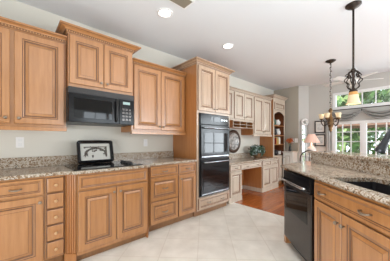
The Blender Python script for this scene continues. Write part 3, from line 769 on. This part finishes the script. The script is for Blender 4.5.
drawer(t, .028, Ws-.012, .728, .862, [(.155, .795), (.585, .795)], typ='pull', w=.032)
door(t, .028, .367, .115, .712, (.340, .635), w=.05); door(t, .373, Ws-.012, .115, .712, (.400, .635), w=.05)
t = pen('base_cabinet', 'maple base cabinet nearest the camera at the peninsula, right of the sink doors', 'cabinet', 1.492, FB)
carcass(t, .80, .5, .10, .884)
drawer(t, .012, .78, .728, .862, [(.4, .795)], typ='pull'); door(t, .012, .393, .115, .712, (.36, .655)); door(t, .4, .78, .115, .712, (.43, .655))

# ------------------------------------------------------------------ ceiling fixtures
for i, (x, y, lb) in enumerate([(1.35, -.915, 'recessed ceiling light nearer the vent, above the microwave'), (2.576, -.894, 'recessed ceiling light above the oven tower')]):
    t = thing('recessed_light', lb, 'ceiling light', (x, y, H), 0, 'recessed ceiling lights')
    MB().lathe([(.095, -.0005), (.095, -.006), (.075, -.010), (.070, -.004)], 'trim', (0, 0, 0), 28, 'z', False).build('trim_ring', t)
    MB().lathe([(.072, -.0005), (.072, -.0045), (0, -.0045)], 'bulb', (0, 0, 0), 28).build('lens', t)
    light('downlight', 'SPOT', (x, y, H-.03), 7, (1, .95, .88), .06, target=(x, y, 0), spot=math.radians(125))
t = thing('ceiling_vent', 'rectangular air vent in the ceiling near the top picture edge', 'vent', (1.32, -1.22, H), math.radians(0))
MB().bbox(-.16, .16, -.09, .09, -.010, -.0005, 'trim', .003).build('frame', t)
mb = MB()
for i in range(9): mb.box(-.135, .135, -.07+.0165*i, -.062+.0165*i, -.014, -.009, 'vent')
mb.box(-.135, .135, -.072, .072, -.0108, -.0095, 'vent'); mb.build('grille', t)
# pendant
PX, PY = 2.83, -2.462
t = thing('pendant_light', 'pendant lamp with flared cream glass shade and scrolled iron over the bar', 'pendant light', (PX, PY, H))
MB().lathe([(.075, -.0005), (.075, -.012), (.055, -.03), (.02, -.045), (.012, -.06)], 'iron', (0, 0, 0), 24).build('canopy', t)
MB().tube([(0, 0, -.05), (0, 0, -.98)], .0105, 'iron', 8).build('rod', t)
for k in range(6):
    a = 2*PI*k/6; ca, sa = math.cos(a), math.sin(a)
    pts = []
    for i in range(25):
        u = i/24; ang_ = u*2*PI*1.35
        rr = .022+.050*math.sin(PI*u)+.012*math.sin(ang_*2); pts.append((rr*ca-.010*math.sin(ang_)*sa, rr*sa+.010*math.sin(ang_)*ca, -.745-.215*u))
    MB().tube(pts, .0055, 'iron', 6).build('scroll', t)
    pts = []
    for i in range(20):
        u = i/19; b_ = u*2*PI*1.1; r2 = .027*(1-.65*u)
        pts.append(((.05+r2*math.cos(b_))*ca, (.05+r2*math.cos(b_))*sa, -.80+r2*math.sin(b_)))
    MB().tube(pts, .005, 'iron', 6).build('scroll', t)
MB().lathe([(.0, -.70), (.018, -.72), (.028, -.745), (.014, -.77), (.012, -.93), (.025, -.95), (.040, -.965), (.040, -.98), (.0, -.985)], 'iron', (0, 0, 0), 18).build('hub', t)
sh = MB().lathe([(.036, -.975), (.042, -.99), (.046, -1.015)], 'amber_glass', (0, 0, 0), 24, 'z', False)
sh.lathe([(.046, -1.015), (.050, -1.05), (.056, -1.085), (.070, -1.115), (.067, -1.115), (.053, -1.085), (.047, -1.05), (.043, -1.015)], 'cream_glass', (0, 0, 0), 24, 'z', False); sh.build('glass_shade', t)
light('pendant_bulb', 'POINT', (PX, PY, H-1.06), 2.5, (1, .8, .55), .03)
# chandelier
CX, CY = 4.50, -1.84; AR = .15
t = thing('chandelier', 'small bronze chandelier with cream glass shades hanging on a sleeved chain', 'chandelier', (CX, CY, H))
MB().lathe([(.085, -.0005), (.085, -.012), (.05, -.035), (.015, -.05), (.01, -.06)], 'iron', (0, 0, 0), 22).build('canopy', t)
M['sleeve'] = striped('chain_sleeve', (.02, .017, .015), (.34, .31, .28), 9, 'Z')
pts = [(.006*math.sin(i*1.3), .006*math.cos(i*1.3), -.055-.88*i/40) for i in range(41)]
MB().tube(pts, [0.012+.005*math.sin(i*2.1) for i in range(41)], 'sleeve', 7).build('chain', t)
MB().lathe([(0, -.90), (.02, -.92), (.035, -.96), (.02, -1.0), (.025, -1.06), (.05, -1.12), (.065, -1.18), (.045, -1.25), (.025, -1.29), (.03, -1.32), (.012, -1.36), (0, -1.38)], 'gold', (0, 0, 0), 18).build('body', t)
for k in range(5):
    a = 2*PI*k/5+.5; ca, sa = math.cos(a), math.sin(a)
    pts = [(r_*ca, r_*sa, z_) for r_, z_ in ((.03, -1.14), (.06, -1.21), (.095, -1.25), (.13, -1.225), (AR, -1.18), (AR, -1.13))]
    arm = MB().tube(pts, .009, 'iron', 7); arm.lathe([(.0, -1.135), (.028, -1.12), (.034, -1.105), (.02, -1.10)], 'gold', (AR*ca, AR*sa, 0), 12)
    pts = [((.085+.03*math.cos(b_/3))*ca, (.085+.03*math.cos(b_/3))*sa, -1.14+.03*math.sin(b_/3)) for b_ in range(0, 18)]
    arm.tube(pts, .006, 'iron', 6); ao = arm.build('arm', t)
    MB().lathe([(.022, -1.105), (.036, -1.085), (.040, -1.05), (.048, -1.015), (.045, -1.015), (.035, -1.05), (.03, -1.085)], 'cream_glass', (AR*ca, AR*sa, 0), 14, 'z', False).build('glass_shade', ao)
light('chandelier_bulbs', 'POINT', (CX, CY, H-.95), 5, (1, .82, .6), .12)
# ceiling fan
FX, FYY = 5.40, -2.02
t = thing('ceiling_fan', 'white ceiling fan behind the pendant lamp', 'fan', (FX, FYY, H))
MB().lathe([(.07, -.0005), (.07, -.02), (.03, -.05), (.012, -.06), (.012, -.18), (.06, -.19), (.10, -.22), (.10, -.27), (.06, -.31), (.05, -.33), (0, -.34)], 'fan', (0, 0, 0), 24).build('motor', t)
for k in range(5):
    a = 2*PI*k/5+.25
    b = MB()
    prof = [(.09, .02), (.16, .028), (.20, .055), (.45, .066), (.52, .055), (.545, .02)]
    top = [(x, y, -.245+y*.18) for x, y in prof]; bot = [(x, -y, -.245-y*.18) for x, y in reversed(prof)]
    pl = top+bot; n = len(pl); R_ = Matrix.Rotation(a, 3, 'Z')
    v = [R_ @ Vector(p) for p in pl]+[R_ @ (Vector(p)+Vector((0, 0, .008))) for p in pl]
    b.add(v, [tuple(range(n)), tuple(range(n, 2*n))]+[(i, (i+1) % n, n+(i+1) % n, n+i) for i in range(n)], 'fan'); b.build('blade', t)

# ------------------------------------------------------------------ breakfast area
for i, (y0, y1, z0, z1, nm) in enumerate([(-1.325, -1.07, 1.415, 1.745, 'upper'), (-1.325, -1.07, 1.06, 1.378, 'lower')]):
    t = thing('framed_picture', '%s of two dark framed prints left of the big window' % nm, 'picture', (XF-.0005, y1, z0), -PI/2, 'framed prints left of the window')
    w_, h_ = y1-y0, z1-z0
    MB().rings(0, w_, 0, h_, [(0, 0, 'frame'), (0, -.02, 'frame'), (.004, -.024, 'frame'), (.024, -.024, 'frame'), (.03, -.014, 'frame')], 'cl_white').build('frame', t)
    MB().box(.065, w_-.065, -.0165, -.0142, .07, h_-.07, 'paper').build('print', t)
# drapes and swags
def swag_mesh(y0, y1, z, sag, h):
    mb = MB(); nu, nv = 22, 14; vs = []
    for j in range(nv+1):
        f = j/nv
        for i in range(nu+1):
            u = i/nu; cat_ = 1-(2*u-1)**2
            zz = z-.015-f*(.05+ h*cat_) - sag*cat_*.42
            xx = XF-.05-.03*cat_-.034*math.sin(f*PI*5)*(.4+cat_)-.03*f*cat_
            vs.append((xx, y0+(y1-y0)*u, zz))
    mb.add(vs, [(j*(nu+1)+i, j*(nu+1)+i+1, (j+1)*(nu+1)+i+1, (j+1)*(nu+1)+i) for j in range(nv) for i in range(nu)], 'swag', True)
    return mb
for i, (y0, y1, lb) in enumerate([(-2.07, -1.46, 'striped grey swag draped over the left window'), (-2.735, -2.105, 'striped grey swag draped over the right window'), (-3.38, -2.77, 'striped grey swag beyond the right picture edge')]):
    t = thing('curtain_swag', lb, 'curtain', (0, 0, 0), 0, 'window swags'); swag_mesh(y0, y1, 1.965, .20, .125).build('swag', t).modifiers.new('t', 'SOLIDIFY').thickness = .006
    mb = MB().lathe([(0, -.03), (.02, -.02), (.022, 0), (.015, .03)], 'iron', (XF-.03, y0, 1.94), 10, 'x'); mb.build('tieback_knob', t)
t = thing('curtain_rod', 'thin dark curtain rod above the big windows', 'curtain rod', (XF-.04, 0, 1.985))
MB().tube([(0, -3.45, 0), (0, -1.42, 0)], .009, 'iron', 8).build('rod', t)
for y in (-3.45, -1.42): MB().lathe([(.012, -.02), (.02, 0), (.012, .02)], 'iron', (0, y, 0), 10, 'y').build('finial', t)
for y in (-3.40, -1.445): MB().box(0.0, .0395, y-.006, y+.006, -.006, .006, 'iron').build('bracket', t)
def drape(name, label, y0, y1, z0, z1, k):
    mb = MB(); nu = 18; vs = []
    for j, z in enumerate((z0, (z0+z1)/2, z1)):
        for i in range(nu+1):
            u = i/nu; vs.append((XF-.045+.014*math.sin(u*PI*5), y0+(y1-y0)*u*(1 if j != 1 else .97), z))
    mb.add(vs, [(j*(nu+1)+i, j*(nu+1)+i+1, (j+1)*(nu+1)+i+1, (j+1)*(nu+1)+i) for j in range(2) for i in range(nu)], k, True)
    o = mb.build(name); tag(o, label, 'curtain'); o.modifiers.new('t', 'SOLIDIFY').thickness = .005
drape('drape', 'narrow grey drape hanging between the prints and the big window', -1.445, -1.345, .02, 1.93, 'drape')
# scarf holder at the slim window
pc = A0+adn*(al*.5)-an*.015
t = thing('scarf_curtain', 'white scarf curtain looped over a ring holder at the slim window', 'curtain', (pc.x, pc.y, 1.72), math.atan2(adn.y, adn.x))
pts = []; mb = MB()
ring = [(.075*math.cos(a_*PI/8), -.04, .075*math.sin(a_*PI/8)) for a_ in range(17)]
mb.tube(ring, .030, 'sheer', 8, False); mb.build('ring', t)
MB().lathe([(.012, 0), (.025, -.03), (.0, -.05)], 'sheer', (.02, -.05, .0), 12, 'y').build('rosette', t)
mb = MB(); nu = 10
for s0, s1, zb_ in ((-.10, -.06, -.85), (.085, .125, -.50)):
    vs = []
    for z_ in (.05, -.25, zb_):
        for i in range(nu+1):
            u = i/nu; vs.append((s0+(s1-s0)*u, -.03+.012*math.sin(u*PI*4), z_))
    mb.add(vs, [(j*(nu+1)+i, j*(nu+1)+i+1, (j+1)*(nu+1)+i+1, (j+1)*(nu+1)+i) for j in range(2) for i in range(nu)], 'drape' if s0 > 0 else 'sheer', True)
mb.build('scarf_tail', t).modifiers.new('t', 'SOLIDIFY').thickness = .004
# side table and lamp
t = thing('side_table', 'small white side table under the pink shaded lamp', 'table', (5.74, -1.12, 0))
MB().bbox(-.20, .20, -.20, .20, .79, .82, 'trim', .006).build('table_top', t)
for sx in (-1, 1):
    for sy in (-1, 1): MB().bbox(sx*.17-.02, sx*.17+.02, sy*.17-.02, sy*.17+.02, 0, .79, 'trim', .004).build('leg', t)
t = thing('table_lamp', 'white ginger jar table lamp with pale pink shade', 'lamp', (5.74, -1.12, .821))
MB().lathe([(.07, 0), (.07, .015), (.06, .02), (.095, .08), (.11, .14), (.09, .20), (.045, .235), (.05, .255), (.02, .26), (.015, .33)], 'ceramic', (0, 0, 0), 22).build('lamp_base', t)
mb = MB(); n = 40; r0, r1, z0, z1 = .19, .075, .335, .555
vs = [((r+.004*(-1)**j)*math.cos(2*PI*j/n) if False else (r*(1+.02*(-1)**j))*math.cos(2*PI*j/n) for _ in ()) for r in ()]
V0 = [((r0*(1+.015*(-1)**j))*math.cos(2*PI*j/n), (r0*(1+.015*(-1)**j))*math.sin(2*PI*j/n), z0) for j in range(n)]
V1 = [((r1*(1+.015*(-1)**j))*math.cos(2*PI*j/n), (r1*(1+.015*(-1)**j))*math.sin(2*PI*j/n), z1) for j in range(n)]
mb.add(V0+V1, [(j, (j+1) % n, n+(j+1) % n, n+j) for j in range(n)], 'pink_shade'); s_ = mb.build('lamp_shade', t); s_.modifiers.new('t', 'SOLIDIFY').thickness = .004
MB().tube([(0, 0, .30), (0, 0, .57)], .006, 'gold', 6).build('harp', t)
light('lamp_bulb', 'POINT', (5.74, -1.12, .821+.44), 3, (1, .75, .5), .04)
# iron chair
t = thing('metal_chair', 'wrought iron chair with hooped back behind the peninsula end', 'chair', (4.83, -1.375, 0), math.radians(-90+10))
hoop = [(-.19, 0, .45)]+[(-.19*math.cos(PI*i/14), -.02-.03*math.sin(PI*i/14), .80+.19*math.sin(PI*i/14)) for i in range(15)]+[(.19, 0, .45)]
MB().tube(hoop, .013, 'iron', 8).build('backrest', t)
mb = MB()
for x in (-.08, 0, .08): mb.tube([(x, 0, .47), (x*1.2, -.03, .75), (x*.9, -.045, .94)], .007, 'iron', 6)
mb.build('back_spindle', t)
MB().lathe([(.20, .44), (.215, .455), (.20, .475), (0, .48)], 'drape', (0, .19, 0), 22).build('seat', t)
for x, y in ((-.17, .02), (.17, .02), (-.16, .35), (.16, .35)): MB().tube([(x*1.1, y*1.05, 0), (x, y, .25), (x*.95, y, .45)], .012, 'iron', 7).build('leg', t)

# ------------------------------------------------------------------ outside
struct(MB().box(XF+.16, 30, -16, 14, -.6, -.5, 'grass'), 'ground')
def tree(label, x, y, z, rad, n, k1, k2, seed, size=.22, name='tree', zb=-.5):
    t = thing(name, label, 'tree', (x, y, zb))
    rnd = random.Random(seed); mb = MB()
    leaf_ball(mb, (0, 0, z-zb), rad, n, size, (k1, k2, .6), rnd); mb.build('foliage', t)
    MB().tube([(0, 0, 0), (.05, .03, (z-zb)*.6), (0, 0, z-zb)], [.12, .09, .04], 'bark', 8).build('trunk', t)
TREES = [('leafy tree outside the left window', 11.2, -.75, 2.3, (.95, .95, 2.4), 'tree1', 'tree2'),
    ('dense dark tree outside between the two windows', 14.0, -1.2, 2.9, (1.0, 1.05, 3.1), 'tree1', 'tree1'),
    ('tree outside the right window near the picture edge', 11.3, -3.0, 2.3, (.9, .85, 2.5), 'tree2', 'tree1'),
    ('pale leafed tree far outside to the left', 14.4, 1.3, 3.3, (1.1, 1.1, 3.3), 'tree2', 'tree2'),
    ('tall pale tree farthest outside behind the others', 17.2, -1.9, 3.5, (1.2, 1.4, 3.6), 'tree2', 'tree1')]
for i, (lb, x, y, z, rad, k1, k2) in enumerate(TREES): tree(lb, x, y, z, rad, 800, k1, k2, 20+i)
for i, (x, y) in enumerate([(7.6, -1.0), (7.1, -2.15), (7.9, -3.2)]):
    tree(['low shrub outside the left window', 'low shrub outside between the two windows', 'low shrub outside the right window'][i], x, y, .15, (.42, .44, .6), 380, ['tree2', 'tree1', 'tree1'][i], 'tree1', 50+i, .10, 'shrub')
t = thing('patio_umbrella', 'tan patio umbrella outside the windows', 'umbrella', (8.6, -1.78, -.5))
MB().lathe([(.98, 2.16), (.98, 2.26), (.6, 2.42), (.05, 2.62), (0, 2.64), (.05, 2.60), (.6, 2.40), (.96, 2.24)], 'umbrella', (0, 0, 0), 10, 'z', False).build('canopy', t)
MB().tube([(0, 0, .0), (0, 0, 2.7)], .03, 'frame', 8).build('pole', t)
MB().lathe([(.25, 0), (.25, .06), (.05, .1)], 'frame', (0, 0, 0), 16).build('base', t)
